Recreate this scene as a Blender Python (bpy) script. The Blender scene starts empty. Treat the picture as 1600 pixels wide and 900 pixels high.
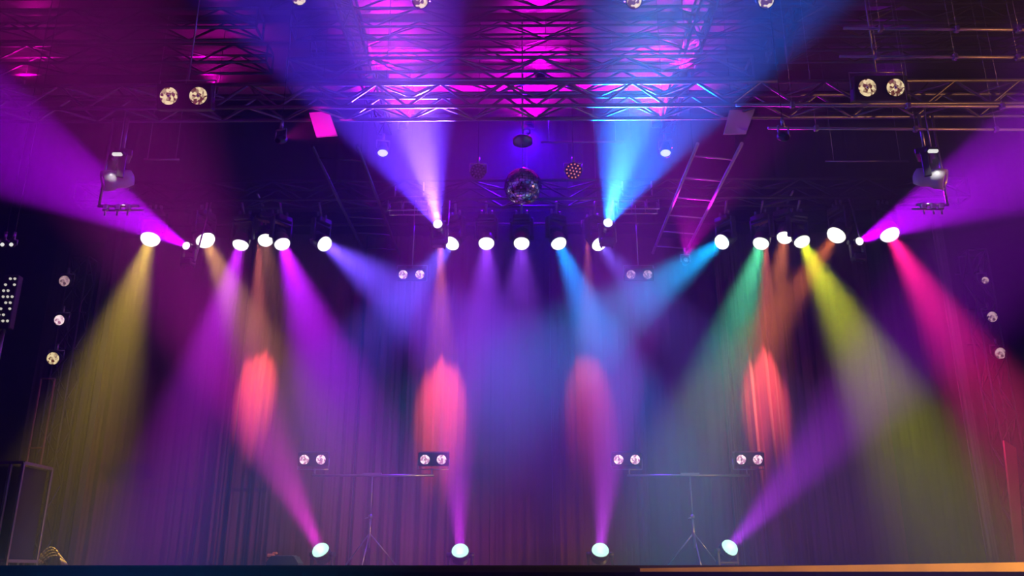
import bpy, math, random
from mathutils import Vector, Matrix
random.seed(7)
C = bpy.context.scene.collection
SC = bpy.context.scene
PI = math.pi

# ------------------------------------------------------------------ camera
F = 1340.0                      # focal length in pixels of the 1600x900 frame
PITCH = math.radians(18.3)
YAW = math.radians(0.62)        # stage centre sits a little right of the middle
CAM = Vector((0, 0, 1.60))
cd = bpy.data.cameras.new('camera'); cam = bpy.data.objects.new('camera', cd); C.objects.link(cam)
cd.sensor_width = 36; cd.lens = 36 * F / 1600; cd.clip_end = 200; cd.clip_start = .05
cam.location = CAM
cam.rotation_euler = (PI / 2 + PITCH, 0, YAW)
SC.camera = cam
ROT = Matrix.Rotation(YAW, 3, 'Z') @ Matrix.Rotation(PI / 2 + PITCH, 3, 'X')

# ------------------------------------------------------------------ view, world haze, sampling
SC.view_settings.view_transform = 'Standard'; SC.view_settings.look = 'None'
SC.view_settings.gamma = 1; SC.view_settings.use_curve_mapping = False
SC.view_settings.exposure = -0.15
HAZE = 0.045
w = bpy.data.worlds.new('hall_air'); SC.world = w; w.use_nodes = True
nt = w.node_tree; nt.nodes.clear()
wo = nt.nodes.new('ShaderNodeOutputWorld'); bg = nt.nodes.new('ShaderNodeBackground')
bg.inputs[0].default_value = (0, 0, 0, 1)
vs = nt.nodes.new('ShaderNodeVolumeScatter'); vs.inputs['Color'].default_value = (1, 1, 1, 1)
vs.inputs['Anisotropy'].default_value = 0.0
# stage haze hangs high under the lamps and thins out towards the floor
geo = nt.nodes.new('ShaderNodeNewGeometry'); sep = nt.nodes.new('ShaderNodeSeparateXYZ'); mr = nt.nodes.new('ShaderNodeMapRange')
nt.links.new(geo.outputs['Position'], sep.inputs[0]); nt.links.new(sep.outputs['Z'], mr.inputs['Value'])
mr.interpolation_type = 'SMOOTHSTEP'
mr.inputs['From Min'].default_value = 1.0; mr.inputs['From Max'].default_value = 6.2
mr.inputs['To Min'].default_value = HAZE * .36; mr.inputs['To Max'].default_value = HAZE
nt.links.new(mr.outputs[0], vs.inputs['Density'])
nt.links.new(bg.outputs[0], wo.inputs['Surface']); nt.links.new(vs.outputs[0], wo.inputs['Volume'])
try: w.cycles.volume_sampling = 'MULTIPLE_IMPORTANCE'
except Exception: pass
cy = SC.cycles
cy.use_denoising = True
try: cy.denoiser = 'OPENIMAGEDENOISE'
except Exception: pass
cy.use_adaptive_sampling = False
cy.volume_max_steps = 40
cy.max_bounces = 4; cy.diffuse_bounces = 1; cy.glossy_bounces = 2; cy.transmission_bounces = 2
cy.volume_bounces = 0; cy.transparent_max_bounces = 4
cy.use_light_tree = True
cy.sample_clamp_direct = 0; cy.sample_clamp_indirect = 3
cy.caustics_reflective = False; cy.caustics_refractive = False

def P(px, py, dist):
    """world point seen at a pixel of the 1600x900 frame, dist metres away along the hall (world Y)"""
    d = ROT @ Vector(((px - 800) / F, (450 - py) / F, -1))
    return CAM + d * (dist / d.y)
def PZ(px, py, z):
    d = ROT @ Vector(((px - 800) / F, (450 - py) / F, -1))
    return CAM + d * ((z - CAM.z) / d.z)

def add_spot(name, loc, to, col, energy, size, blend, parent, soft=.05):
    l = bpy.data.lights.new(name, 'SPOT'); l.color = col; l.energy = energy
    l.spot_size = math.radians(size); l.spot_blend = blend; l.shadow_soft_size = soft
    o = bpy.data.objects.new(name, l); C.objects.link(o)
    if parent:
        o.parent = parent; o.location = loc - parent.location
    else: o.location = loc
    o.rotation_euler = (to - loc).to_track_quat('-Z', 'Y').to_euler()
    return o

# ------------------------------------------------------------------ materials
MATS = {}
def mat(name, col, rough=.6, metal=0.0, emit=None, es=0.0, bump=0.0, nscale=20, var=0.0):
    if name in MATS: return MATS[name]
    m = bpy.data.materials.new(name); m.use_nodes = True; n = m.node_tree
    b = n.nodes['Principled BSDF']
    b.inputs['Base Color'].default_value = (*col, 1); b.inputs['Roughness'].default_value = rough
    b.inputs['Metallic'].default_value = metal
    if emit:
        b.inputs['Emission Color'].default_value = (*emit, 1); b.inputs['Emission Strength'].default_value = es
        try: m.cycles.emission_sampling = 'NONE'
        except Exception: pass
    if bump or var:
        tc = n.nodes.new('ShaderNodeTexCoord'); nz = n.nodes.new('ShaderNodeTexNoise')
        nz.inputs['Scale'].default_value = nscale; n.links.new(tc.outputs['Object'], nz.inputs['Vector'])
        if bump:
            bp = n.nodes.new('ShaderNodeBump'); bp.inputs['Strength'].default_value = bump
            n.links.new(nz.outputs['Fac'], bp.inputs['Height']); n.links.new(bp.outputs[0], b.inputs['Normal'])
        if var:
            mx = n.nodes.new('ShaderNodeMixRGB'); mx.inputs[1].default_value = (*[c * (1 - var) for c in col], 1)
            mx.inputs[2].default_value = (*[min(1, c * (1 + var)) for c in col], 1)
            n.links.new(nz.outputs['Fac'], mx.inputs[0]); n.links.new(mx.outputs[0], b.inputs['Base Color'])
    MATS[name] = m; return m
M_blk = mat('black_paint', (.025, .025, .028), .45, var=.3)
M_body = mat('fixture_black', (.03, .03, .034), .35, bump=.05)
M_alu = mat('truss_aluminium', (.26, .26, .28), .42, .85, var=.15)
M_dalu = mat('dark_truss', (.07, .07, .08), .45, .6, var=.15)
M_chrome = mat('chrome', (.85, .85, .87), .15, 1.0)
M_steel = mat('steel_tube', (.45, .45, .47), .35, .9)
M_floor = mat('stage_deck', (.03, .027, .028), .5, bump=.1, var=.3)
M_hall = mat('hall_floor', (.008, .008, .008), .9, var=.3)
M_wall = mat('hall_wall', (.03, .025, .03), .9, var=.3, bump=.1)
M_skirt = mat('black_skirt', (.006, .006, .006), 1.0, bump=.2)
M_ply = mat('plywood_edge', (.55, .33, .12), .6, var=.35, nscale=3)
M_cable = mat('cable_rubber', (.25, .2, .2), .5, bump=.05)
M_wood = mat('raw_wood', (.35, .18, .12), .7, var=.3, nscale=4)
M_gel = mat('white_panel', (.8, .8, .8), .6, var=.05)
M_pipe = mat('steel_pipe', (.5, .45, .4), .4, .5, var=.1)
M_case = mat('case_panel', (.03, .03, .04), .5, bump=.05)
M_refl = mat('reflector', (.9, .8, .75), .22, 1.0)
def lens_mat(name, col, s): return mat(name, (.1, .1, .1), .3, 0, col, s)
def clear_lens(name, col, s):
    """glowing clear front glass: shines itself and lets the lamp behind it through"""
    m = bpy.data.materials.new(name); m.use_nodes = True; n = m.node_tree; n.nodes.clear()
    o = n.nodes.new('ShaderNodeOutputMaterial'); e = n.nodes.new('ShaderNodeEmission'); t = n.nodes.new('ShaderNodeBsdfTransparent'); a = n.nodes.new('ShaderNodeAddShader')
    e.inputs[0].default_value = (*col, 1); e.inputs[1].default_value = s
    n.links.new(e.outputs[0], a.inputs[0]); n.links.new(t.outputs[0], a.inputs[1]); n.links.new(a.outputs[0], o.inputs[0])
    try: m.cycles.emission_sampling = 'NONE'
    except Exception: pass
    return m
M_lens = lens_mat('lit_lens', (1, 1, .95), 1.15)
M_clear = clear_lens('lit_clear_lens', (1, 1, .93), 1.15)
M_lensg = clear_lens('lit_floor_lens', (.42, .78, .60), 1.0)
M_rim = mat('lens_rim_glass', (.6, .6, .6), .2, 0, (.85, .9, .85), .8)

def painted_facets(name, c1, c2, scale, s):
    """dimly lit lamp bowl; its facet reflections are painted as an emission pattern"""
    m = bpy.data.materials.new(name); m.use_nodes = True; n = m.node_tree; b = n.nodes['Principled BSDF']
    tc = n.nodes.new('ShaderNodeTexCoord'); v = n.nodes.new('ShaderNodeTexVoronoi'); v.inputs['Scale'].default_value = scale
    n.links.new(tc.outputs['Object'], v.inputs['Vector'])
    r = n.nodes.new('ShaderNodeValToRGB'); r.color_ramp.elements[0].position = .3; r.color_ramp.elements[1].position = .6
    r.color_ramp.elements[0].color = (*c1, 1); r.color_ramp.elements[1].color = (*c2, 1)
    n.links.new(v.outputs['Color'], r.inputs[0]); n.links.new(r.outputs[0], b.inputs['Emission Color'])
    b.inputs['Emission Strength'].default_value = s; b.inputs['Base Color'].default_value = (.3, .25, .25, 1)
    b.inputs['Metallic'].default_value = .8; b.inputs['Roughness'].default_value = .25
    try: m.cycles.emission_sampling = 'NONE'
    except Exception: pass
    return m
M_warm = painted_facets('warm_lamp_bowl', (.12, .03, .01), (1, .78, .42), 34, 1.3)
M_pink = painted_facets('pale_lamp_bowl', (.35, .12, .22), (1, .75, .8), 34, 1.7)
M_dim = painted_facets('dim_lamp_bowl', (.16, .07, .1), (.75, .45, .5), 34, 1.0)

# ------------------------------------------------------------------ mesh builder
class MB:
    def __init__(s): s.v = []; s.f = []; s.smooth = []
    def add(s, vs, fs, sm=False):
        k = len(s.v); s.v += [Vector(v) for v in vs]
        s.f += [[i + k for i in f] for f in fs]; s.smooth += [sm] * len(fs)
    def box(s, c, size, R=None, bev=0.0):
        c = Vector(c); x, y, z = [a / 2 for a in size]
        b = min(bev, x * .9, y * .9, z * .9)
        if b <= 0:
            vs = [Vector((i * x, j * y, k * z)) for i in (-1, 1) for j in (-1, 1) for k in (-1, 1)]
            fs = [(0, 1, 3, 2), (4, 6, 7, 5), (0, 4, 5, 1), (2, 3, 7, 6), (0, 2, 6, 4), (1, 5, 7, 3)]
        else:
            vs = []; idx = {}
            for i in (-1, 1):
                for j in (-1, 1):
                    for k in (-1, 1):
                        for a in range(3):
                            q = [i * (x - b), j * (y - b), k * (z - b)]; q[a] = (i, j, k)[a] * (x, y, z)[a]
                            idx[(i, j, k, a)] = len(vs); vs.append(Vector(q))
            fs = []
            for a in range(3):
                o = [q for q in range(3) if q != a]
                for sgn in (-1, 1):
                    ring = []
                    for (u, w_) in ((-1, -1), (1, -1), (1, 1), (-1, 1)):
                        t = [0, 0, 0]; t[a] = sgn; t[o[0]] = u; t[o[1]] = w_; ring.append(idx[(*t, a)])
                    fs.append(ring)
                for u in (-1, 1):
                    for w_ in (-1, 1):
                        t0 = [0, 0, 0]; t0[o[0]] = u; t0[o[1]] = w_; t1 = list(t0); t0[a] = -1; t1[a] = 1
                        fs.append([idx[(*t0, o[0])], idx[(*t1, o[0])], idx[(*t1, o[1])], idx[(*t0, o[1])]])
            for i in (-1, 1):
                for j in (-1, 1):
                    for k in (-1, 1): fs.append([idx[(i, j, k, a)] for a in range(3)])
        if R is not None: vs = [R @ v for v in vs]
        s.add([v + c for v in vs], fs)
    def tube(s, p, q, r, n=8, r2=None, cap=True):
        p = Vector(p); q = Vector(q); s.lathe(p, q - p, [(r, 0), (r if r2 is None else r2, (q - p).length)], n, cap, cap)
    def lathe(s, o, d, prof, n=20, cap0=True, cap1=True, smooth=True):
        o = Vector(o); d = Vector(d).normalized()
        a = d.orthogonal().normalized(); b = d.cross(a)
        vs = []; fs = []
        for (r, t) in prof:
            for i in range(n):
                g = 2 * PI * i / n; vs.append(o + d * t + (a * math.cos(g) + b * math.sin(g)) * r)
        for k in range(len(prof) - 1):
            for i in range(n):
                j = (i + 1) % n; fs.append((k * n + i, k * n + j, (k + 1) * n + j, (k + 1) * n + i))
        s.add(vs, fs, smooth)
        if cap0: s.f.append([len(s.v) - len(vs) + i for i in range(n)][::-1]); s.smooth.append(False)
        if cap1: s.f.append([len(s.v) - n + i for i in range(n)]); s.smooth.append(False)
    def path(s, pts, r, n=6):
        for a, b in zip(pts[:-1], pts[1:]): s.tube(a, b, r, n)
    def prism(s, poly, z0, z1, fn):
        n = len(poly); vs = [fn(x, y, z0) for x, y in poly] + [fn(x, y, z1) for x, y in poly]
        fs = [list(range(n))[::-1], list(range(n, 2 * n))] + [(i, (i + 1) % n, n + (i + 1) % n, n + i) for i in range(n)]
        s.add(vs, fs)
    def build(s, name, m, parent=None, origin=None):
        me = bpy.data.meshes.new(name)
        off = parent_world(parent) if parent else (Vector(origin) if origin is not None else Vector((0, 0, 0)))
        me.from_pydata([v - off for v in s.v], [], s.f); me.materials.append(m)
        me.polygons.foreach_set('use_smooth', s.smooth); me.update()
        o = bpy.data.objects.new(name, me); C.objects.link(o)
        if parent: o.parent = parent
        else: o.location = off
        return o
def parent_world(p):
    v = Vector(p.location)
    while p.parent: p = p.parent; v += Vector(p.location)
    return v
def thing(name, loc, label, cat, group=None):
    o = bpy.data.objects.new(name, None); C.objects.link(o); o.location = loc; o.empty_display_size = .1
    return tag(o, label, cat, group)
def tag(o, label, cat, group=None, kind=None):
    o['label'] = label; o['category'] = cat
    if group: o['group'] = group
    if kind: o['kind'] = kind
    return o
def struct(name, mb, m):
    o = mb.build(name, m); o['kind'] = 'structure'; return o

# ------------------------------------------------------------------ the hall
DECK = 1.66; CEIL = 9.8; XW = 10.5; YB = 15.6
g = MB(); g.box((0, 5.5, -.05), (2 * XW, 21, .1)); struct('floor', g, M_hall)
g = MB(); g.box((0, YB + .1, CEIL / 2), (2 * XW + .4, .2, CEIL)); struct('wall_back', g, M_wall)
g = MB(); g.box((-XW - .1, 5.6, CEIL / 2), (.2, 20.8, CEIL)); struct('wall_left', g, M_wall)
g = MB(); g.box((XW + .1, 5.6, CEIL / 2), (.2, 20.8, CEIL)); struct('wall_right', g, M_wall)
g = MB(); g.box((0, -4.7, CEIL / 2), (2 * XW + .4, .2, CEIL)); struct('wall_rear', g, M_wall)
# ceiling: pale boards with seams across
M_ceil = bpy.data.materials.new('ceiling_boards'); M_ceil.use_nodes = True
n = M_ceil.node_tree; b = n.nodes['Principled BSDF']; b.inputs['Roughness'].default_value = .9
tc = n.nodes.new('ShaderNodeTexCoord'); br = n.nodes.new('ShaderNodeTexBrick'); br.inputs['Scale'].default_value = 1
br.inputs['Color1'].default_value = (.62, .6, .6, 1); br.inputs['Color2'].default_value = (.5, .48, .48, 1)
br.inputs['Mortar'].default_value = (.08, .08, .08, 1); br.inputs['Brick Width'].default_value = 2.4; br.inputs['Row Height'].default_value = 1.2
br.inputs['Mortar Size'].default_value = .02
n.links.new(tc.outputs['Object'], br.inputs['Vector']); n.links.new(br.outputs[0], b.inputs['Base Color'])
g = MB(); g.box((0, 5.5, CEIL + .05), (2 * XW + .4, 21, .1)); struct('ceiling', g, M_ceil)
g = MB(); g.box((0, 12.2, DECK / 2), (2 * XW, 6.7, DECK)); o = g.build('stage_deck', M_floor); o['kind'] = 'structure'; o.name = 'floor_stage'

# front edge of the stage: black skirt, plywood lip on the right
YF = 8.84
g = MB()
xs = [-XW + i * .05 for i in range(int(2 * XW / .05) + 1)]
for a, b_ in zip(xs[:-1], xs[1:]):
    ya = YF - .03 - .02 * math.sin(a * 18); yb = YF - .03 - .02 * math.sin(b_ * 18)
    g.add([(a, ya, 0), (b_, yb, 0), (b_, yb, CAM.z - .003), (a, ya, CAM.z - .003)], [(0, 1, 2, 3)], True)
o = g.build('stage_skirt', M_skirt); tag(o, 'black cloth skirt hanging along the front of the stage', 'stage skirt')
g = MB()
xl = P(1000, 890, 8.7).x
g.prism([(xl, CAM.z), (6.6, CAM.z), (6.6, CAM.z + .112), (xl, CAM.z + .03)], 8.70, 8.78, lambda x, y, z: Vector((x, z, y)))
o = g.build('stage_lip', M_ply); tag(o, 'warm lit wooden board along the right part of the stage edge', 'board')
g = MB(); g.box(((-XW + xl) / 2, 8.74, CAM.z + .02), (xl + XW - .02, .08, .05)); o = g.build('stage_edge_strip', M_skirt)  # black colour stands in for shade on this part of the edge
tag(o, 'left part of the stage edge, coloured black for the shade there', 'edging strip')

# ------------------------------------------------------------------ ceiling beams
def beam(ypx, h, label, z=CEIL, depth=None):
    p = PZ(800, ypx, z - h)
    g = MB(); hh = h; y = p.y
    g.box((0, y, z - .01 - .015), (2 * XW - .02, .36, .03)); g.box((0, y, z - hh + .015), (2 * XW - .02, .36, .03)); g.box((0, y, z - hh / 2), (2 * XW - .02, .03, hh - .04))
    o = g.build('ceiling_beam', M_blk); tag(o, label, 'beam', 'steel beams under the ceiling')
for yp, h, lb in ((8, .42, 'black steel ceiling beam nearest the viewer, at the top edge'),
                  (44, .34, 'second black ceiling beam from the top edge, above the magenta ceiling strips'),
                  (86, .30, 'third black ceiling beam, below the brightest magenta strip'),
                  (121, .26, 'fourth black ceiling beam, below the lower magenta strip'),
                  (178, .34, 'farthest black ceiling beam, behind the long front truss')):
    beam(yp, h, lb)

# ------------------------------------------------------------------ trusses
def truss(p0, p1, s, label, m=None, pitch=None, r=.024, group=None, web='warren', name='lighting_truss', cat='truss', up=Vector((0, 0, 1))):
    """box truss from p0 to p1, the line of its near lower chord"""
    m = m or M_alu
    p0 = Vector(p0); p1 = Vector(p1); d = (p1 - p0); L = d.length; d.normalize()
    side = up.cross(d).normalized()
    t = thing(name, (p0 + p1) / 2, label, cat, group)
    offs = [Vector((0, 0, 0)), side * s, up * s, side * s + up * s]
    for o_ in offs:
        g = MB(); g.tube(p0 + o_, p1 + o_, r, 8); g.build('chord', m, t)
    n_ = max(2, round(L / (pitch or s * 1.25))); st = L / n_; wr = r * .6
    g = MB()
    for a, b_ in ((0, 2), (1, 3), (0, 1), (2, 3)):
        for i in range(n_):
            A = offs[a] if i % 2 == 0 else offs[b_]; B = offs[b_] if i % 2 == 0 else offs[a]
            g.tube(p0 + d * st * i + A, p0 + d * st * (i + 1) + B, wr, 6, cap=False)
    g.build('lacing', m, t)
    for e in (p0, p1):
        g = MB()
        for a, b_ in ((0, 1), (1, 3), (3, 2), (2, 0)): g.tube(e + offs[a], e + offs[b_], r * .8, 6)
        g.build('end_frame', m, t)
    return t
# long front truss, full width
zf = P(800, 205, 9.35).z
truss((9.9, 9.05, zf), (-9.9, 9.05, zf), .30, 'long front truss spanning the whole stage just above the two blue-white upward beams')
# second truss, centre, right above
z2 = P(800, 163, 10.6).z
truss((P(1170, 163, 10.3).x, 10.3, z2), (P(455, 163, 10.3).x, 10.3, z2), .34, 'shorter truss behind and above the long front truss, centre of the stage', pitch=.55)
zr = P(800, 118, 11.2).z
for i, (ypx, x0, x1, lb) in enumerate(((118, 500, 1190, 'roof truss crossing the lower magenta ceiling strip'),
                     (80, 470, 1230, 'roof truss crossing the brightest magenta ceiling strip'),
                     (34, 430, 1260, 'roof truss crossing the topmost magenta ceiling strip'))):
    p = PZ(800, ypx, zr)
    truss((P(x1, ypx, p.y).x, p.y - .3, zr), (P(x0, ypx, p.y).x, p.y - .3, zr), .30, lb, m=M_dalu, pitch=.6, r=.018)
# side rows of roof truss left and right
for (xa, xb, ypx, lb) in ((-9.8, -3.6, 60, 'roof truss at the upper left, beyond the blue haze'), (3.7, 9.8, 60, 'roof truss at the upper right, beyond the blue haze'),
                          (-9.8, -3.7, 112, 'lower roof truss on the far left above the warm twin lamp'), (3.9, 9.8, 100, 'lower roof truss on the far right above the warm twin lamp')):
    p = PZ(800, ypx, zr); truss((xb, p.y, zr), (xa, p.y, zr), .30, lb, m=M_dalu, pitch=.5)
# trusses running up and down stage
zl = zf + .02
xL = PZ(480, 210, zl); xR = PZ(1165, 210, zl)
xR0 = PZ(1095, 210, zl)
def ladder(xa, xb, y0, y1, z, n_, label, m):
    t = thing('ladder_truss', Vector(((xa + xb) / 2, (y0 + y1) / 2, z)), label, 'truss')
    for x_ in (xa, xb):
        g = MB(); g.tube((x_, y0, z), (x_, y1, z), .024, 8); g.build('rail', m, t)
    for k in range(n_):
        y = y0 + (y1 - y0) * (k + .5) / n_; g = MB(); g.tube((xa, y, z), (xb, y + .12, z), .012, 6); g.build('rung', m, t)
    for x_ in (xa, xb):
        g = MB(); g.tube((x_, y0 + .3, z), (x_, y0 + .3, CEIL), .004, 6); g.tube((x_, y1 - .3, z), (x_, y1 - .3, CEIL), .004, 6); g.tube((x_, y0 + .3, z + .02), (x_, y1 - .3, z + .02), .004, 6); g.build('hanging_wire', M_blk, t)
    return t
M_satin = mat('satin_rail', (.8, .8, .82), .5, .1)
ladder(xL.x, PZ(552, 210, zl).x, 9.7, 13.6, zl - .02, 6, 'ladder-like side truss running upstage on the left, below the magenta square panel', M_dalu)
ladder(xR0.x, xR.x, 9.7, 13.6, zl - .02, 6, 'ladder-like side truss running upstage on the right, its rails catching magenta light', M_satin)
pA = PZ(597, 165, zr); pB = PZ(1066, 165, zr)
for pp, lb in ((pA, 'thin dark girder running towards the viewer under the ceiling, left of centre'), (pB, 'thin dark girder running towards the viewer under the ceiling, right of centre')):
    truss((pp.x, 7.5, zr), (pp.x, 13.0, zr), .22, lb, m=M_dalu, r=.02, pitch=.5, name='roof_girder', cat='girder')
# upstage truss that carries the row of lamps
YR = 12.0
zu = P(800, 323, YR).z
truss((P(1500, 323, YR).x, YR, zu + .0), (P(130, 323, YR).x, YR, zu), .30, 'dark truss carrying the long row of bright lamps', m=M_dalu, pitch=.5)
# rear pipe for curtain lamps
zc = P(800, 350, 13.3).z
g = MB(); g.tube((-6, 13.3, zc), (6, 13.3, zc), .025, 10)
for x_ in (-5.6, -1.9, 1.9, 5.6): g.tube((x_, 13.3, zc), (x_, 13.3, CEIL), .006, 6)
o = g.build('lighting_pipe', M_blk); tag(o, 'thin black pipe behind the row of bright lamps', 'pipe')
# hanging square panels
def panel(pts, label, dist):
    p = [P(x, y, dist) for x, y in pts]; c = sum(p, Vector()) / 4
    g = MB(); t = thing('reflector_panel', c, label, 'panel')
    g.add([q + Vector((0, k, 0)) for k in (0, .03) for q in p], [(0, 1, 2, 3), (7, 6, 5, 4), (0, 4, 5, 1), (1, 5, 6, 2), (2, 6, 7, 3), (3, 7, 4, 0)])
    g.build('sheet', M_gel, t); return c
cL = panel([(483, 176), (514, 174), (527, 211), (494, 213)], 'small magenta-lit square panel hanging at the left end of the centre truss', 8.9)
cR = panel([(1140, 172), (1180, 170), (1166, 208), (1131, 209)], 'dim purple slanted panel above the right side truss', 8.9)
# pipes on the right that catch warm light
for (x0, y0, x1, y1, dd, lb) in ((1318, 44, 1640, 47, 7.6, 'upper warm-lit pipe at the top right'), (1150, 164, 1640, 167, 8.2, 'long warm-lit pipe just above the front truss on the right'),
                                 (1312, 88, 1640, 90, 8.0, 'middle warm-lit pipe on the right, above the twin lamp'), (1200, 200, 1620, 203, 8.8, 'lowest warm-lit pipe along the front truss on the right')):
    a = P(x0, y0, dd); b_ = P(x1, y1, dd); g = MB(); g.tube(a, b_, .017, 10)
    t = thing('steel_pipe', (a + b_) / 2, lb, 'pipe'); g.build('tube', M_pipe, t)
    for k in (.18, .55, .85): g = MB(); c = a.lerp(b_, k); g.box(c, (.05, .06, .07), bev=.01); g.tube(c, Vector((c.x, c.y, CEIL)), .0025, 6); g.build('clamp', M_steel, t)
for (x0, y0, x1, y1, dd, lb) in ((225, 249, 280, 249, 11, 'short pipe glinting at the left below the front truss'), (845, 222, 975, 222, 11.5, 'thin pipe right of the mirror ball mount'),
                                 (810, 312, 945, 313, 12.6, 'thin pipe lit magenta right under the mirror ball'), (1290, 252, 1420, 252, 11.5, 'dim purple pipe at the right below the front truss')):
    a = P(x0, y0, dd); b_ = P(x1, y1, dd); g = MB(); g.tube(a, b_, .014, 8)
    for k in (.1, .9): q = a.lerp(b_, k); g.tube(q, (q.x, q.y, CEIL), .004, 6)
    o = g.build('steel_pipe', M_steel); tag(o, lb, 'pipe')

# ------------------------------------------------------------------ curtains
M_cur = bpy.data.materials.new('curtain_velour'); M_cur.use_nodes = True
n = M_cur.node_tree; b = n.nodes['Principled BSDF']; b.inputs['Roughness'].default_value = .95
b.inputs['Sheen Weight'].default_value = .3
tc = n.nodes.new('ShaderNodeTexCoord'); nz = n.nodes.new('ShaderNodeTexNoise'); nz.inputs['Scale'].default_value = 60
mx = n.nodes.new('ShaderNodeMixRGB'); mx.inputs[1].default_value = (.15, .032, .05, 1); mx.inputs[2].default_value = (.19, .045, .065, 1)
n.links.new(tc.outputs['Object'], nz.inputs['Vector']); n.links.new(nz.outputs['Fac'], mx.inputs[0]); n.links.new(mx.outputs[0], b.inputs['Base Color'])
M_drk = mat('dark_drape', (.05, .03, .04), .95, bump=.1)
def curtain(x0, x1, y, z1, seed, amp, freq, label, m=M_cur, z0=DECK, flare=.0):
    rnd = random.Random(seed); L = x1 - x0; n_ = int(L / .012); rows = 14
    comps = [(amp * a, freq * f * (1 + .1 * rnd.random()), rnd.random() * 6.28) for a, f in ((.45, 1), (.35, 1.73), (.22, 3.1), (.5, .43), (.09, 6.3))]
    vs = []; fs = []
    for j in range(rows + 1):
        t = j / rows; z = z1 + (z0 - z1) * t
        for i in range(n_ + 1):
            x = x0 + L * i / n_
            d = sum(a * math.sin(f * x * 2 * PI + p + .25 * math.sin(3 * t + x)) for a, f, p in comps)
            env = .6 + .5 * math.sin(x * 1.7 + seed)
            xx = x + flare * max(0, t - .85) * math.sin(x * 5) * .8
            vs.append((xx, y + d * (0.7 + .3 * t) * env - flare * max(0, t - .9) * 3, z))
    for j in range(rows):
        for i in range(n_):
            k = j * (n_ + 1) + i; fs.append((k, k + n_ + 1, k + n_ + 2, k + 1))
    g = MB(); g.add(vs, fs, True); o = g.build('stage_curtain', m, origin=((x0 + x1) / 2, y, z0))
    sd = o.modifiers.new('thickness', 'SOLIDIFY'); sd.thickness = .006
    return tag(o, label, 'curtain', 'red curtains across the back of the stage' if m is M_cur else None)
YC = 14.5; ZT = 7.4
X = lambda px, d=YC: P(px, 700, d).x
curtain(X(130), X(345), YC + .05, ZT, 3, .07, 2.2, 'leftmost back curtain, under the yellow beam', flare=.12)
curtain(X(345), X(556), YC - .1, ZT, 11, .10, 3.2, 'pleated back curtain with the leftmost coral light patch')
curtain(X(556), X(765), YC + .02, ZT, 5, .09, 2.0, 'back curtain with the second coral light patch, left of centre')
curtain(X(765), X(870), YC + .3, ZT, 8, .04, 2.0, 'narrow dark back curtain at the centre, recessed between wider ones')
curtain(X(862), X(1010), YC - .05, ZT, 21, .13, 3.0, 'deeply folded back curtain right of centre with coral stripes')
curtain(X(1006), X(1140), YC + .15, ZT, 9, .03, 1.5, 'smooth back curtain behind the right T-shaped lamp stand')
curtain(X(1136), X(1394), YC - .05, ZT, 14, .10, 2.6, 'rightmost red back curtain, with the coral patch under the orange beam')
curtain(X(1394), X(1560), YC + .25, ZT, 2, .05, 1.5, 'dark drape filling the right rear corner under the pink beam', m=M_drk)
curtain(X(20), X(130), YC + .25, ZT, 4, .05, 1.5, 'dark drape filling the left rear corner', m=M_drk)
curtain(P(160, 400, 12.8).x, P(186, 400, 12.8).x, 12.8, P(0, 345, 12.8).z, 6, .04, 6, 'narrow side drape hanging left of the yellow beam', m=M_drk, z0=DECK)
curtain(-XW + .1, XW - .1, 13.75, CEIL, 31, .05, 1.2, 'long black border cloth added at the back to hide the lit ceiling', m=mat('border_black', (.015, .015, .018), .95, bump=.1), z0=7.55)  # cloth added to mask the magenta-lit ceiling behind it
curtain(P(1463, 400, 12.8).x, P(1480, 400, 12.8).x, 12.8, P(0, 345, 12.8).z, 7, .04, 6, 'narrow grey side drape hanging right of the pink beam', m=mat('grey_drape', (.3, .25, .28), .95, bump=.1), z0=DECK)

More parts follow.
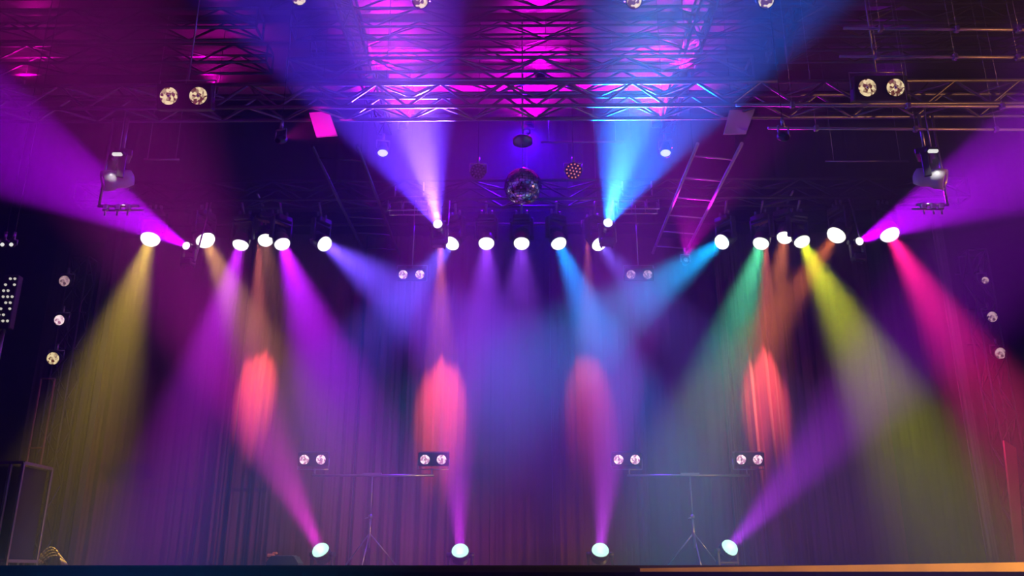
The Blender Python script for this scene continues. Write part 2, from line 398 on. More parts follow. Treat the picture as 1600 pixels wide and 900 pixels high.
# ------------------------------------------------------------------ lamps
Z = Vector((0, 0, 1))
def mover(px, py, dist, aim, col, energy, size, label, r=.125, up=True, blend=1.0, lensm=None, group=None, name='wash_light', body=1.0, hang=None, cat='stage light', soft=.06, drop=None):
    """moving-head lamp: base, yoke, round head with a lit lens; aim = point it looks at"""
    L = P(px, py, dist); aim = Vector(aim); d = (aim - L).normalized()
    c = L - d * .12 * body                                        # pivot of the head
    sg = 1 if up else -1
    base_c = c + Z * sg * (.27 * body + .02)
    t = thing(name, base_c, label, cat, group)
    hz = Z.cross(d); hz = hz.normalized() if hz.length > .05 else Vector((1, 0, 0))
    fw = hz.cross(Z)
    R = Matrix((hz, fw, Z)).transposed()
    k = body
    g = MB(); g.lathe(L - d * .27 * k, d, [(r * .35, 0), (r * .72, .012), (r * .86, .05 * k), (r * .9, .12 * k), (r * 1.02, .15 * k), (r * 1.06, .25 * k), (r * 1.06, .268 * k), (r * .97, .27 * k), (r * .97, .17 * k), (r * .8, .12 * k), (r * .8, .05 * k)], 28, True, True)
    for q in range(6): g.lathe(L - d * (.235 - .015 * q) * k, d, [(r * .85, 0), (r * .95, 0), (r * .95, .006), (r * .85, .006)], 20, False, False)
    head = g.build('head', M_body, t)
    g = MB(); g.lathe(L - d * .004, d, [(r * .95, 0), (r * .92, r * .2), (r * .8, r * .4), (r * .58, r * .55), (r * .3, r * .64), (r * .02, r * .67)], 28, True, True)
    g.build('lens', lensm or M_clear, head)
    g = MB()
    for s_ in (-1, 1):
        a = c + hz * s_ * (r * 1.06 + .03)
        g.box((a + base_c + Z * 0) / 2 * 0 + Vector(((a.x + base_c.x + hz.x * s_ * (r * 1.06 + .03)) / 2, (a.y + base_c.y + hz.y * s_ * (r * 1.06 + .03)) / 2, (a.z + base_c.z) / 2)), (.035, .09 * k, abs(base_c.z - a.z) + .05), R, .008)
        g.lathe(c + hz * s_ * (r * .9), hz * s_, [(.035, 0), (.035, .075)], 12)
    g.box(base_c - Z * sg * .045, (2 * r * 1.06 + .1, .1 * k, .03), R, .008)
    g.build('yoke', M_body, t)
    g = MB(); g.box(base_c + Z * sg * .02, (.26 * k, .2 * k, .09), R, .015); bs = g.build('base', M_body, t)
    g = MB()
    if up:
        for s_ in (-.08, .08):
            g = MB(); q = base_c + R @ Vector((s_ * k, 0, .065)); g.tube(q, q + Z * .04, .012, 8); g.lathe(q + Z * .065 - Vector((.015, 0, 0)), (1, 0, 0), [(.03, 0), (.03, .03)], 12); g.build('clamp', M_steel, t)
        if hang: 
            g = MB(); g.tube(base_c + Z * .06, Vector((base_c.x, YR - .15, max(hang, base_c.z + .16))), .018, 8); g.build('drop_pipe', M_steel, t)
    else:
        for s_ in (-1, 1):
            for q in (-1, 1): g.tube(base_c + R @ Vector((s_ * .1 * k, q * .07 * k, -.02)), base_c + R @ Vector((s_ * .1 * k, q * .07 * k, -.085)), .014, 8)
        g.build('foot', M_body, t)
    if drop:
        q = base_c + R @ Vector((.16 * k, 0, .0)); g = MB(); g.tube(base_c + R @ Vector((.1 * k, 0, 0)), q, .012, 6); g.tube(q - Z * .012, Vector((q.x, YR - .2, drop + .02)), .012, 8); g.build('drop_pipe', M_steel, t)
    if energy: add_spot('beam_light', L - d * .17 * k, aim, col, energy, size, blend, t, soft)
    return t

def A(px, py, d): return P(px, py, d)
E = 9800.0
GR = 'bright wash lights in the row above the stage'
# px, py, dist, aim(px,py,dist), colour, energy factor, cone, label
ROW = [
 (235, 373, 11.8, (150, 640, 10.9), (1.0, .66, .06), .8, 26, 'leftmost bright lamp of the row, throwing a yellow beam down left'),
 (321, 375, 11.8, (450, 640, 11.2), (1.0, .48, .12), .55, 26, 'bright lamp with a soft tan-orange beam, second from the left in the row'),
 (376, 382, 12.0, (270, 760, 11.2), (.60, .02, 1.0), 1.3, 25, 'bright lamp with a purple beam slanting down left'),
 (415, 375, 12.35, (430, 560, 11.4), (1.0, .35, .2), .12, 30, 'bright lamp close behind and left of the violet-beam lamp'),
 (441, 381, 12.0, (560, 720, 11.0), (.50, .01, 1.0), 1.9, 28, 'bright lamp with a vivid violet beam down right, left half of the row'),
 (507, 381, 12.0, (720, 530, 10.9), (.16, .07, 1.0), 1.6, 30, 'bright lamp with an indigo beam towards the centre, left half of the row'),
 (706, 380, 12.0, (590, 520, 11.2), (.10, .09, 1.0), .9, 28, 'leftmost of the five centre lamps, blue beam down left'),
 (760, 380, 12.0, (758, 620, 11.0), (.30, .05, 1.0), .6, 32, 'bright lamp just left of the mirror ball, faint blue beam straight down'),
 (815, 380, 12.0, (810, 620, 11.0), (.28, .05, .9), .45, 34, 'bright lamp right under the mirror ball, hardly any beam'),
 (873, 380, 12.0, (985, 640, 11.0), (.0, .25, 1.0), 1.5, 26, 'bright lamp with a strong azure beam down right'),
 (936, 381, 12.0, (1090, 560, 11.0), (.16, .10, .9), .45, 30, 'rightmost of the five centre lamps, its lens cut in by a bracket'),
 (1128, 378, 12.0, (940, 510, 11.0), (.0, .36, .95), 1.5, 25, 'bright lamp with a cyan beam towards the centre'),
 (1189, 380, 12.0, (1090, 720, 11.0), (.10, .85, .38), .95, 26, 'bright lamp with a green beam down left'),
 (1226, 371, 12.35, (1195, 560, 11.6), (1.0, .25, .08), .5, 22, 'bright lamp close left of the yellow-beam lamp on the right'),
 (1253, 377, 12.0, (1390, 640, 11.0), (.74, .80, .01), 1.2, 26, 'bright lamp with a lemon-yellow beam down right'),
 (1307, 367, 11.8, (1190, 530, 11.6), (1.0, .22, .05), .6, 22, 'large bright lamp with an orange beam down left'),
 (1390, 366, 11.8, (1590, 700, 10.6), (1.0, .01, .25), 1.7, 26, 'rightmost bright lamp of the row, throwing a hot pink beam'),
]
for px, py, dist, am, col, e, cone, lb in ROW:
    r = .145 if px in (235, 321, 1307, 1390) else .122
    am = (am[0], am[1], am[2] - .25)
    mover(px, py, dist, A(*am), col, E * e, cone * .93, lb, r=r, group=GR, hang=zu + .02)
# floor lamps
GF = 'floor lamps shining up from the stage'
for px, py, dist, am, col, e, cone, lb in [
 (501, 860, 11.6, (370, 590, 10.6), (.95, .02, .75), 1.15, 22, 'floor lamp with a magenta beam leaning left'),
 (719, 861, 11.6, (705, 580, 10.6), (.70, .02, .95), 1.15, 20, 'floor lamp with an upright purple beam, left of centre'),
 (938, 860, 11.6, (962, 580, 10.6), (.62, .04, .95), 1.15, 20, 'floor lamp with an upright purple beam, right of centre'),
 (1140, 856, 11.6, (1330, 640, 10.6), (.50, .02, 1.0), 1.1, 22, 'floor lamp with a violet beam leaning right')]:
    am = (am[0], am[1], am[2] - 1.0)
    mover(px, py, dist, A(*am), col, E * e, cone, lb, r=.115, up=False, lensm=M_lensg, group=GF, body=.62, name='floor_light')
# beam movers that shine up towards the hall
HG = P(800, 300, 11.4).z
t = mover(684, 350, 11.5, A(600, 120, 8.2), (.10, .03, 1.0), E * 2.1, 29, 'narrow lamp throwing the lilac-blue beam up from left of the mirror ball', r=.07, blend=.3, name='beam_light_head', body=.8, soft=.03, up=False, drop=zu)
add_spot('core_light', P(684, 346, 11.7), A(632, 120, 8.4), (.55, .30, .9), E * 1.8, 18, 1.0, t, .03)
t = mover(950, 348, 11.5, A(1036, 120, 8.2), (.0, .14, 1.0), E * 2.1, 29, 'narrow lamp throwing the azure beam up from right of the mirror ball', r=.07, blend=.3, name='beam_light_head', body=.8, soft=.03, up=False, drop=zu)
add_spot('core_light', P(950, 344, 11.7), A(1005, 120, 8.4), (.10, .62, .9), E * 1.8, 18, 1.0, t, .03)
t = mover(291, 384, 11.4, A(60, 255, 8.6), (.47, .0, 1.0), E * 1.5, 21, 'small lamp sending the wide purple beam out to the far left', r=.06, blend=.4, name='beam_light_head', body=.7, soft=.025, up=False, drop=zu)
t = mover(1343, 377, 11.4, A(1560, 270, 8.6), (.47, .0, 1.0), E * 1.5, 21, 'small lamp sending the wide purple beam out to the far right', r=.06, blend=.4, name='beam_light_head', body=.7, soft=.025, up=False, drop=zu)

# dark cans behind that light the curtain coral
def par(px, py, dist, aim, col, energy, size, label, r=.09, lens=None, name='par_can', group=None, length=.26, m=None, blend=.6, hang=.12, wire=True, dist_arm=False):
    L = P(px, py, dist) if not isinstance(px, Vector) else px
    d = (Vector(aim) - L).normalized(); c = L - d * length * .5
    t = thing(name, c + Z * (hang + .12), label, 'lamp', group)
    g = MB(); g.lathe(L - d * length, d, [(r * .5, 0), (r * .75, .02), (r * .8, length * .4), (r, length * .5), (r, length * .995), (r * .92, length), (r * .92, length * .9)], 24)
    g.build('can', m or M_body, t)
    g = MB(); g.lathe(L - d * .02, d, [(r * .9, 0), (r * .6, .012), (r * .02, .018)], 24); g.build('lens', lens or M_refl, t)
    hz = Z.cross(d); hz = hz.normalized() if hz.length > .05 else Vector((1, 0, 0))
    g = MB()
    for s_ in (-1, 1): g.tube(c + hz * s_ * (r + .01), c + hz * s_ * (r + .01) + Z * hang, .009, 6)
    g.tube(c + hz * (r + .01) + Z * hang, c - hz * (r + .01) + Z * hang, .009, 6); g.tube(c + Z * hang, c + Z * (hang + .1), .02, 8)
    g.build('bracket', M_steel, t)
    if dist_arm:
        g = MB(); q = c + Z * (hang + .06); g.tube(q, (q.x, 12.5, q.z), .012, 6); tx = P(62, 860, 12.5).x + .1 if q.x < 0 else P(1578, 860, 12.5).x - .1; g.tube((q.x, 12.5, q.z), (tx, 12.5, q.z), .012, 6); g.build('arm', M_blk, t)
    if wire:
        g = MB(); g.tube(c + Z * (hang + .09), Vector((c.x, c.y, CEIL)), .005, 6); g.build('hanging_wire', M_blk, t)
    if energy: add_spot('can_light', L + d * .03, Vector(aim), col, energy, size, blend, t, .03)
    return t
for px, tx, ty, e, sz, lb in ((405, 402, 625, 1.0, 21, 'dark can behind the row aimed at the leftmost coral patch'), (688, 690, 625, 1.1, 24, 'dark can behind the row aimed at the coral patch left of centre'),
                      (918, 920, 635, .36, 24, 'dark can behind the row aimed at the coral stripes right of centre'), (1197, 1195, 625, 1.0, 22, 'dark can behind the row aimed at the rightmost coral patch')):
    L = Vector((P(px, 366, 13.3).x, 13.3, zc - .2)); tg = P(tx, ty, YC)
    par(L, 0, 0, tg, (1.0, .20, .16), 5600 * e, sz * .85, lb, blend=1.0, wire=False)
# round LED cans with dots
def led_par(px, py, dist, r, label, es, col):
    L = P(px, py, dist); d = (CAM + Vector((0, 0, .5)) - L).normalized()
    t = par(px, py, dist, L + d, (1, 1, 1), 0, 10, label, r=r, lens=M_blk, name='led_can')
    a = d.orthogonal().normalized(); b_ = d.cross(a); m = lens_mat('led_dots_%.1f' % es, col, es)
    k = 0
    for ring, nn in ((0, 1), (.42, 6), (.84, 12)):
        for i in range(nn):
            gg = 2 * PI * i / nn; c = L + (a * math.cos(gg) + b_ * math.sin(gg)) * ring * r * .95
            g = MB(); g.lathe(c, d, [(r * .10, 0), (r * .07, .014)], 8); g.build('led', m, t)
led_par(896, 267, 10.6, .115, 'round lamp studded with small orange-pink LEDs, right of the mirror ball', 1.3, (1, .25, .14))
led_par(747, 268, 10.6, .105, 'faintly glowing round LED lamp left of the mirror ball', .12, (.5, .2, .9))  # its LEDs emit a faint violet glow
# white lamps hanging high
for px, py, lb, tx in ((598, 240, 'small white-lit lamp hanging inside the lilac beam', 590), (1040, 240, 'small white-lit lamp hanging at the right edge of the azure beam', 1050)):
    L = P(px, py, 10.2)
    par(px, py, 10.2, P(tx, 900, 8.0), (1, 1, 1), 0, 0, lb, r=.075, lens=M_lens, name='hanging_lamp', length=.2)
# three half-hidden lamps on the top edge
for px, lb in ((467, 'round warm lamp cut by the top edge, leftmost'), (657, 'round warm lamp on the top edge, left of centre'), (991, 'round warm lamp on the top edge, right of centre'), (1197, 'round warm lamp on the top edge at the right of the blue haze')):
    py = 1 if px != 467 else -4
    L = P(px, py, 7.2); par(px, py, 7.2, L + (CAM - L) * .5, (1, 1, 1), 0, 0, lb, r=.085, lens=M_warm, name='round_lamp', length=.18)

# twin lamps (blinders)
def twin(px, py, dist, sep, r, m, label, tilt=0, stand=None, group=None):
    """sep and r in pixels of the photo at that distance"""
    s = (P(px + sep / 2, py, dist) - P(px - sep / 2, py, dist)).length; rr = r * s / sep
    c = P(px, py, dist); d = Vector((0, -1, -.28)).normalized()
    hz = Z.cross(d).normalized(); u = d.cross(hz); R = Matrix((hz, d, u)).transposed()
    t = thing('twin_lamp', c - d * .06 - Z * (rr * 1.4), label, 'lamp', group)
    g = MB(); g.box(c - d * .07, (s + rr * 2.9, .12, rr * 2.9), R, .012)
    hs = g.build('housing', M_body, t)
    for k in (-1, 1):
        q = c + hz * k * s / 2
        g = MB(); g.lathe(q - d * .008, d, [(rr * 1.12, 0), (rr * 1.12, .014), (rr, .014), (rr, .0)], 24, True, False); rim = g.build('lamp_ring', M_blk, t)
        g = MB(); g.lathe(q - d * .006, d, [(rr * .99, 0.012), (rr * .75, .004), (rr * .4, .0), (rr * .02, -.001)], 24, False, True); g.build('reflector', m, t)
        g = MB(); g.lathe(q, d, [(rr * .2, 0), (rr * .2, .02), (rr * .02, .03)], 10); g.build('bulb', M_refl, t)
    g = MB()
    for k in (-1, 1): g.tube(c - d * .07 + hz * k * (s / 2 + rr * 1.5), c - d * .07 + hz * k * (s / 2 + rr * 1.5) + (Z if not stand else -Z) * rr * 2.2, .008, 6)
    e = (Z if not stand else -Z) * rr * 2.2
    g.tube(c - d * .07 - hz * (s / 2 + rr * 1.5) + e, c - d * .07 + hz * (s / 2 + rr * 1.5) + e, .008, 6)
    g.build('bracket', M_steel, t)
    if stand is None:
        g = MB(); q = c - d * .07 + e; g.tube(q, (q.x, q.y, zu) if dist > 10 else (q.x, q.y, CEIL), .010, 8); g.build('clamp', M_steel, t)
    return c
twin(287, 150, 8.45, 46, 14, M_warm, 'warm twin lamp on the front truss at the left')
twin(1377, 137, 8.45, 44, 14, M_warm, 'warm twin lamp on the front truss at the right')
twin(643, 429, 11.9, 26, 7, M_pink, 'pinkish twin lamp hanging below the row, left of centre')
twin(999, 429, 11.9, 26, 7, M_dim, 'dim twin lamp hanging below the row, right of centre')
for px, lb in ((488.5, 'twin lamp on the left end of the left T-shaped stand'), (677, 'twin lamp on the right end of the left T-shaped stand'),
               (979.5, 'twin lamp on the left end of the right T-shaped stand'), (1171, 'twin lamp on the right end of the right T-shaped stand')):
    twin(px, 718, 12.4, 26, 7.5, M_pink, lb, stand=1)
# T stands
def tstand(px, x0, x1, ybar, label):
    dd = 12.45; a = P(x0, ybar, dd); b_ = P(x1, ybar, dd); zb = a.z; pc = P(px, ybar, dd); pc.z = zb
    t = thing('lamp_stand', Vector((pc.x, dd, DECK)), label, 'stand')
    g = MB(); g.tube((a.x, dd, zb), (b_.x, dd, zb), .018, 8); g.box((pc.x, dd, zb + .02), (.26, .05, .03)); g.build('crossbar', M_steel, t)
    for q in (x0, x1):
        g = MB(); xx = P(q, ybar, dd).x; s = 1 if q == x0 else -1
        xx = xx + s * .03; g.tube((xx, dd, zb), (xx, dd, zb + .10), .012, 8); g.build('spigot', M_steel, t)
    zm = DECK + (zb - DECK) * .52
    g = MB(); g.tube((pc.x, dd, zm), (pc.x, dd, zb), .012, 8); g.build('upper_pole', M_steel, t)
    g = MB(); g.tube((pc.x, dd, DECK + .25), (pc.x, dd, zm + .06), .018, 8); g.build('lower_pole', M_steel, t)
    g = MB(); g.lathe((pc.x, dd, zm), (0, 0, 1), [(.03, 0), (.03, .05)], 10); g.tube((pc.x, dd, zm + .025), (pc.x - .07, dd - .03, zm), .008, 6); g.build('collar', M_steel, t)
    for k in range(3):
        an = k * 2 * PI / 3 + .5
        g = MB(); g.tube((pc.x, dd, DECK + .45), (pc.x + .42 * math.cos(an), dd + .42 * math.sin(an), DECK + .015), .011, 6); g.build('leg', M_steel, t)
tstand(582, 488, 678, 743, 'slim T-shaped lamp stand on the left, in front of the curtain')
tstand(1078, 980, 1171, 743, 'slim T-shaped lamp stand on the right, in front of the curtain')

# ------------------------------------------------------------------ mirror ball
c = P(817, 291, 10.8); r = 31 * 11.2 / F
t = thing('mirror_ball', c + Z * (r + .5), 'mirror ball hanging at the centre of the stage', 'mirror ball')
g = MB(); nl = 22; n_ = 40
for j in range(nl):
    a0 = PI * (j + .06) / nl - PI / 2; a1 = PI * (j + .94) / nl - PI / 2
    nn = max(6, int(n_ * math.cos((a0 + a1) / 2)))
    for i in range(nn):
        b0 = 2 * PI * (i + .06) / nn; b1 = 2 * PI * (i + .94) / nn
        jt = Vector((random.gauss(0, .012), random.gauss(0, .012), random.gauss(0, .012))) * r
        pts = [c + Vector((math.cos(a) * math.cos(b_), math.cos(a) * math.sin(b_), math.sin(a))) * r + jt * random.uniform(.6, 1.4) for a, b_ in ((a0, b0), (a0, b1), (a1, b1), (a1, b0))]
        g.add(pts, [(0, 1, 2, 3)])
g.build('mirror_tiles', M_chrome, t)
g = MB(); g.lathe(c - Z * r * .98, Z, [(max(.01, r * .98 * math.sin(PI * k / 16)), r * .98 * (1 - math.cos(PI * k / 16))) for k in range(17)], 32); g.build('ball_core', M_blk, t)
mt = P(832, 222, 10.8); mt.x = c.x + .1
g = MB(); g.tube(c + Z * r * .96, Vector((c.x, c.y, mt.z)), .006, 6); g.build('hanging_wire', M_steel, t)
g = MB(); g.lathe(Vector((c.x, c.y, mt.z - .03)), Z, [(.05, 0), (.14, .015), (.14, .075), (.12, .09)], 20); g.tube((c.x, c.y, mt.z + .05), (c.x, c.y, CEIL), .012, 8); g.build('motor', M_steel, t)

# ------------------------------------------------------------------ bracket frames of the narrow lamps and side clusters
def frame(px0, px1, y0, y1, dist, label, hang_z):
    a = P(px0, y0, dist); b_ = P(px1, y1, dist)
    t = thing('rail_frame', Vector(((a.x + b_.x) / 2, dist, hang_z)), label, 'frame')
    for z_ in (a.z, b_.z):
        for k in (0, .18):
            g = MB(); g.tube((a.x, dist + k, z_), (b_.x, dist + k, z_), .014, 8); g.build('rail', M_chrome, t)
    g = MB()
    for x_ in (a.x, a.x + (b_.x - a.x) * .35, a.x + (b_.x - a.x) * .7, b_.x):
        for k in (0, .18): g.tube((x_, dist + k, a.z), (x_, dist + k, b_.z), .009, 6)
        g.tube((x_, dist, b_.z), (x_, dist + .18, a.z), .007, 6)
    g.build('strut', M_steel, t)
    for x_ in (a.x + .08, b_.x - .08):
        g = MB(); g.tube((x_, dist + .09, a.z), (x_, dist + .09, hang_z), .012, 8); g.build('drop_pipe', M_steel, t)
frame(607, 668, 308, 328, 11.7, 'small rail frame above the lilac-beam lamp', zu + .35)
frame(966, 1030, 307, 326, 11.7, 'small rail frame above the azure-beam lamp', zu + .35)

M_white = mat('white_housing', (.8, .8, .82), .3, .1)
def side_head(px, py, dist, sgn, label):
    """bulky moving head seen from the side on an arm"""
    c = P(px, py, dist)
    t = thing('side_moving_head', c + Z * .32, label, 'stage light')
    d = Vector((sgn * .75, -.45, -.35)).normalized()
    g = MB(); g.lathe(c - d * .17, d, [(.04, 0), (.09, .02), (.11, .1), (.1, .2), (.12, .24), (.12, .34), (.1, .345), (.1, .32)], 24); g.build('head', M_white, t)
    g = MB(); g.lathe(c + d * .15, d, [(.1, 0), (.05, .02), (.005, .025)], 20); g.build('lens', M_refl, t)
    hz = Z.cross(d).normalized(); R = Matrix((hz, hz.cross(Z), Z)).transposed()
    g = MB()
    for s_ in (-1, 1): g.box(c + hz * s_ * .145 + Z * .11, (.03, .08, .3), R, .008)
    g.box(c + Z * .255, (.32, .1, .03), R, .006); g.build('yoke', M_body, t)
    g = MB(); g.box(c + Z * .31, (.26, .2, .08), R, .015); g.build('base', M_body, t)
    g = MB(); g.tube(c + Z * .35, Vector((c.x, c.y, zf)), .02, 8); g.build('drop_pipe', M_steel, t)
    a = c - Z * .42
    return t
side_head(185, 280, 9.0, -1, 'pale moving head hanging at the left above the leftmost lamp')
side_head(1452, 278, 9.0, 1, 'pale moving head hanging at the right above the rightmost lamp')
def side_bar(px0, px1, py, dist, label):
    a = P(px0, py, dist); b_ = P(px1, py, dist); t = thing('side_bar', (a + b_) / 2, label, 'bar')
    g = MB(); g.tube(a, b_, .018, 8); g.tube(a + Vector((0, .12, .0)), b_ + Vector((0, .12, 0)), .012, 8); g.build('rail', M_chrome, t)
    for k in (.2, .5, .75): g = MB(); q = a.lerp(b_, k); g.box(q - Z * .02, (.06, .05, .08), bev=.01); g.tube(q, q - Z * .12, .01, 6); g.build('clamp', M_chrome, t)
    g = MB(); q = a.lerp(b_, .03 if a.x < 0 else .97); g.tube(q, Vector((q.x, q.y, zf)), .016, 8); g.build('drop_pipe', M_steel, t)
side_bar(153, 217, 322, 9.0, 'short clamp bar under the pale moving head at the left')
side_bar(1432, 1482, 320, 9.0, 'short clamp bar under the pale moving head at the right')
for px, py, lb in ((185, 243, 'tiny bright work light under the front truss at the left'), (1456, 238, 'tiny bright work light under the front truss at the right')):
    c = P(px, py, 8.78); t = thing('work_light', c + Z * .1, lb, 'lamp')
    g = MB(); g.box(c + Z * .03, (.13, .08, .05), bev=.01); g.build('housing', M_body, t)
    g = MB(); g.box(c - Z * .0 + Vector((0, -.03, 0)), (.11, .04, .035), bev=.008); g.build('lamp_glass', M_lens, t)
    g = MB(); g.tube(c + Z * .05, Vector((c.x, c.y, zf)), .009, 6); g.build('hanger', M_steel, t)
    add_spot('head_fill_light', c - Z * .03 + Vector((0, -.06, 0)), Vector((c.x, c.y + .2, c.z - 1)), (1, .95, .9), 9, 70, .8, t, .02)  # spot added to brighten the pale moving head below

# ------------------------------------------------------------------ side towers
def tower(pxb, pyb, pxt, pyt, dist, s, label):
    b0 = P(pxb, pyb, dist); x = b0.x
    z1 = P(pxt, pyt, dist).z
    return truss((x, dist, DECK), (x, dist, z1), s, label, m=M_dalu, r=.02, pitch=.4, up=Vector((-1 if x < 0 else 1, 0, 0)), name='side_tower', cat='tower')
def onto(px, py, dist): return P(px, py, dist)
tower(62, 860, 95, 400, 12.5, .28, 'left side tower carrying three round lamps')
tower(1578, 860, 1548, 400, 12.5, .28, 'right side tower carrying three round lamps')
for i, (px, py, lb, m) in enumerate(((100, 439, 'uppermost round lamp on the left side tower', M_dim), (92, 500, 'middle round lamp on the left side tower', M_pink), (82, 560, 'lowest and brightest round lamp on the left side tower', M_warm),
                       (1540, 438, 'uppermost round lamp on the right side tower', M_dim), (1551, 495, 'middle round lamp on the right side tower', M_dim), (1564, 552, 'lowest round lamp on the right side tower', M_dim))):
    L = P(px, py, 12.2); par(px, py, 12.2, L + Vector(((-.1 if px < 800 else .1) * -1, -1, -.25)), (1, 1, 1), 0, 0, lb, r=(.09, .085, .1, .06, .085, .09)[i], lens=m, name='round_lamp', length=.2, wire=False, dist_arm=True)
# thin frame on the left
a = P(42, 720, 11.0); b_ = P(64, 720, 11.0); zt = P(45, 592, 11.0).z
t = thing('pipe_frame', Vector(((a.x + b_.x) / 2, 11.0, DECK)), 'narrow upright pipe frame at the far left under the three round lamps', 'frame')
for xx in (a.x, b_.x):
    g = MB(); g.tube((xx, 11, DECK), (xx, 11, zt), .014, 8); g.build('upright', M_wood, t)
g = MB(); g.tube((a.x, 11, zt), (b_.x, 11, zt), .012, 8); g.tube((a.x, 11, zt - .9), (b_.x, 11, zt - .9), .012, 8); g.build('rung', M_wood, t)
# lit grille far left
c = P(9, 470, 9.0); t = thing('lamp_grille', c - Z * .35, 'tall grille of small bright cells at the left edge', 'light fixture')
g = MB(); g.box(c + Vector((0, .06, 0)), (.17, .1, .62), bev=.01); g.build('housing', M_body, t)
for j in range(8):
    for i in range(3):
        if (i * 7 + j * 5) % 4 == 0: continue
        q = c + Vector((-.05 + .05 * i + .008 * (j % 2), 0, .26 - .07 * j)); g = MB(); g.lathe(q + Vector((0, .01, 0)), (0, -1, 0), [(.015, 0), (.013, .012), (.004, .016)], 8)
        g.build('lamp_cell', lens_mat('cell_light', (1, .93, .82), .8 if j > 1 else .8), t)
g = MB(); g.tube(c - Z * .3 + Vector((0, .06, 0)), Vector((c.x, c.y + .06, DECK)), .02, 8); g.build('pole', M_steel, t)
for px, lb in ((3, 'small white lamp cut by the left edge'), (17, 'small white lamp beside the left edge')):
    L = P(px, 382, 9.2); par(px, 382, 9.2, L + Vector((.2, -1, -.3)), (1, 1, 1), 0, 0, lb, r=.034, lens=M_lens, name='small_lamp', length=.1, hang=.06)

# ------------------------------------------------------------------ left bottom: rack, cables; wedge
a = P(37, 723, 9.6); zt = a.z; x1 = a.x; x0 = x1 - .62
t = thing('equipment_rack', Vector(((x0 + x1) / 2, 9.9, DECK)), 'dark equipment rack with metal edges at the lower left corner', 'rack')
g = MB(); g.box(((x0 + x1) / 2, 9.93, (zt + DECK) / 2 + .02), (.54, .5, zt - DECK - .1)); g.build('cabinet', M_case, t)
R_ = .016
for xx in (x0, x1, x1 - .14):
    for yy in ((9.6, 10.2) if xx != x1 - .14 else (9.6,)):
        g = MB(); g.box((xx, yy, (zt + DECK) / 2), (.032, .032, zt - DECK), bev=.004); g.build('upright', M_steel, t)
for z_ in (zt, DECK + .05):
    g = MB()
    for yy in (9.6, 10.2): g.box(((x0 + x1) / 2, yy, z_), (x1 - x0, .032, .032))
    for xx in (x0, x1): g.box((xx, 9.9, z_), (.032, .6, .032))
    g.build('edge_rails', M_steel, t)
def coil(px, py, dist, r, label, turns=4, sq=.6):
    c = P(px, py, dist); pts = []
    for i in range(turns * 20 + 1):
        an = 2 * PI * i / 20; rr = r * (1 - .08 * (i // 20)) + .01 * math.sin(i * 1.7)
        pts.append(c + Vector((math.cos(an) * rr, .03 * math.sin(i * .4) + .012 * (i // 20), math.sin(an) * rr * sq)))
    g = MB(); g.path(pts, .011, 6); o = g.build('cable_coil', M_cable, origin=c); tag(o, label, 'cable')
coil(40, 838, 10.42, .09, 'coil of cable hanging beside the equipment rack', sq=1.1)
c = P(78, 868, 10.6)
g = MB()
for k in range(4):
    pts = [Vector((c.x - .16 + .32 * i / 10, c.y + .04 * k, DECK + .012 + (.20 - .03 * k) * math.sin(PI * (i / 10)) ** .8)) for i in range(11)]; g.path(pts, .012, 6)
o = g.build('cable_loop', M_cable, origin=c); tag(o, 'loop of cables arching on the stage floor right of the rack', 'cable')
c = P(46, 762, 10.4); t = thing('marker_light', c - Z * .02, 'tiny white marker light beside the equipment rack', 'lamp')
g = MB(); g.box(c + Vector((0, .03, 0)), (.11, .05, .04), bev=.006); g.build('housing', M_body, t)
g = MB(); g.box(c, (.085, .015, .025), bev=.004); g.build('lamp_glass', M_lens, t)
g = MB(); g.tube(c + Vector((0, .03, 0)), (c.x, c.y + .03, DECK), .01, 6); g.build('pole', M_steel, t)
# floor box by the left curtain
c = P(445, 880, 11.3); c.z = DECK
t = thing('floor_monitor', c, 'low wedge-shaped box on the stage floor left of the magenta floor lamp', 'floor monitor')
g = MB(); g.prism([(-.2, 0), (.2, 0), (.2, .04), (.14, .125), (-.14, .125), (-.2, .05)], -.14, .14, lambda x, y, z: c + Vector((x, z, y))); g.build('cabinet', M_case, t)
g = MB(); g.box(c + Vector((0, 0, .128)), (.24, .22, .008)); g.build('top_plate', M_steel, t)
q = c + Vector((-.17, -.05, .1))
g = MB(); g.box(q + Vector((0, 0, .03)), (.09, .07, .05), bev=.012); g.box(q + Vector((.05, 0, .06)), (.06, .05, .03), bev=.01); g.tube(q + Vector((-.03, 0, .0)), c + Vector((-.21, -.05, .0)), .02, 8)
o = g.build('work_glove', mat('orange_cloth', (.9, .4, .15), .8), origin=q); tag(o, 'crumpled orange cloth lying on the wedge-shaped floor box', 'cloth')
# leaning timber flat on the right
g = MB(); pts = [P(1569, 688, 11.0), P(1588, 700, 11.0), P(1598, 862, 11.0), P(1586, 862, 11.0)]
for p in pts[2:]: p.z = DECK + .0
g.add([q + Vector((0, k, 0)) for k in (0, .04) for q in pts], [(0, 1, 2, 3), (7, 6, 5, 4), (0, 4, 5, 1), (1, 5, 6, 2), (2, 6, 7, 3), (3, 7, 4, 0)])
o = g.build('timber_flat', M_wood, origin=pts[3]); tag(o, 'leaning reddish wooden board near the right edge', 'board')

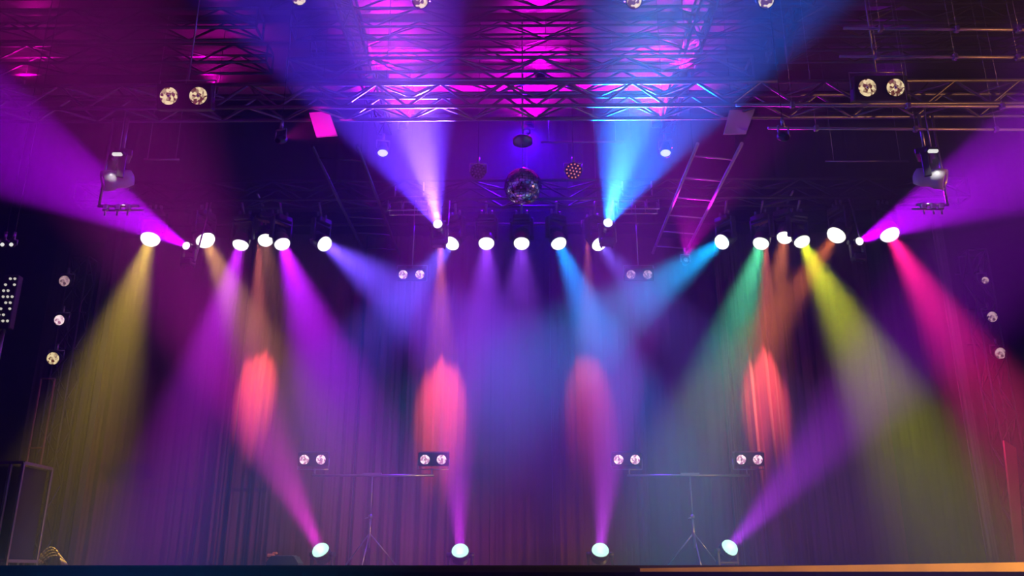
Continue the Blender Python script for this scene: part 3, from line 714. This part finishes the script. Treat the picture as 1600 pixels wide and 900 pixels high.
# ------------------------------------------------------------------ uplights that colour the ceiling, warm front lamp, added fill cans
def uplight(x, y, z, aim, col, energy, size, label):
    c = Vector((x, y, z)); d = (Vector(aim) - c).normalized(); t = thing('ceiling_wash', c - Z * .12, label, 'lamp')
    hz = Z.cross(d); hz = hz.normalized() if hz.length > .05 else Vector((1, 0, 0))
    g = MB(); g.lathe(c - d * .12, d, [(.06, 0), (.07, .03), (.07, .12), (.06, .121), (.06, .11)], 16); g.build('can', M_body, t)
    g = MB(); 
    for s_ in (-1, 1): g.tube(c + hz * s_ * .08, c + hz * s_ * .08 - Z * .15, .008, 6)
    g.tube(c + hz * .08 - Z * .15, c - hz * .08 - Z * .15, .008, 6); g.build('bracket', M_steel, t)
    g = MB(); g.tube(c + Vector((.08, 0, -.15)), (c.x + .08, c.y, CEIL), .005, 6); g.build('hanging_wire', M_blk, t)
    add_spot('wash', c + d * .03, Vector(aim), col, energy, size, 1.0, t, .05)
zz = zr + .42
for x in (.3, -2.0, 2.4): uplight(x, 10.9, 8.5, (x, 11.1, CEIL), (1, .0, .85), 1500, 115, {.3: 'magenta ceiling wash lamp nearer the viewer, centre', -2.0: 'magenta ceiling wash lamp nearer the viewer, left of centre', 2.4: 'magenta ceiling wash lamp nearer the viewer, right of centre'}[x])
for x, col, e, lb in ((.15, (1, .0, .85), 2600, 'magenta ceiling wash lamp on the roof trusses, centre'), (-1.9, (1, .0, .8), 1300, 'magenta ceiling wash lamp on the roof trusses, left of centre'),
                   (2.2, (.95, .0, .9), 1300, 'magenta ceiling wash lamp on the roof trusses, right of centre'),):
    uplight(x, 12.35, 8.55, (x, 12.5, CEIL), col, e, 125, lb)
par(Vector((9.6, 5.2, 3.0)), 0, 0, Vector((4.2, 8.7, 1.65)), (1, .52, .12), 5500, 40, 'warm lamp beyond the right edge aimed along the stage lip', blend=1.0)
par(Vector((9.6, 6.2, 5.2)), 0, 0, Vector((5.2, 8.3, 7.0)), (1, .4, .12), 700, 60, 'warm lamp beyond the right edge aimed at the roof pipes', blend=1.0)
par(Vector((cL.x - .2, 8.1, cL.z - .62)), 0, 0, cL, (1, .0, .6), 90, 26, 'small added can that lights the square panel magenta', r=.05, length=.14, blend=.2)  # can added only to turn the square panel magenta
par(Vector((cR.x + .2, 8.1, cR.z - .62)), 0, 0, cR, (.4, .0, .9), 9, 16, 'small added can that lights the slanted panel purple', r=.05, length=.14, blend=.2)  # likewise added, for the purple tint of the slanted panel
par(Vector((xR0.x + .35, 12.6, zl - .5)), 0, 0, Vector((xR0.x + .25, 10.0, zl + .15)), (.9, .0, .9), 900, 40, 'added can low behind the right side truss, lighting its rails magenta', r=.06, length=.14)  # added source so the ladder rails show magenta
par(Vector((.1, 12.3, 8.3)), 0, 0, Vector((.1, 10.2, 2.0)), (.08, .0, 1.0), 1500, 170, 'added indigo fill can above the mirror ball, tinting the haze', r=.07, length=.16, blend=1.0)  # wide fill lamp added for ambient indigo in the upper haze
for x, y, col, e, lb in ((-4.6, 11.2, (.8, .0, .5), 380, 'magenta ceiling wash lamp at the upper left, nearer the centre'), (-7.4, 11.0, (.8, .0, .4), 260, 'dim crimson ceiling wash lamp at the far upper left'),
                      (5.6, 11.4, (.40, .0, .9), 90, 'dim purple ceiling wash lamp at the upper right'), (8.4, 10.9, (.40, .0, .9), 260, 'dim purple ceiling wash lamp at the far upper right')):
    uplight(x, y, 8.5, (x, y + .15, CEIL), col, e, 125, lb)
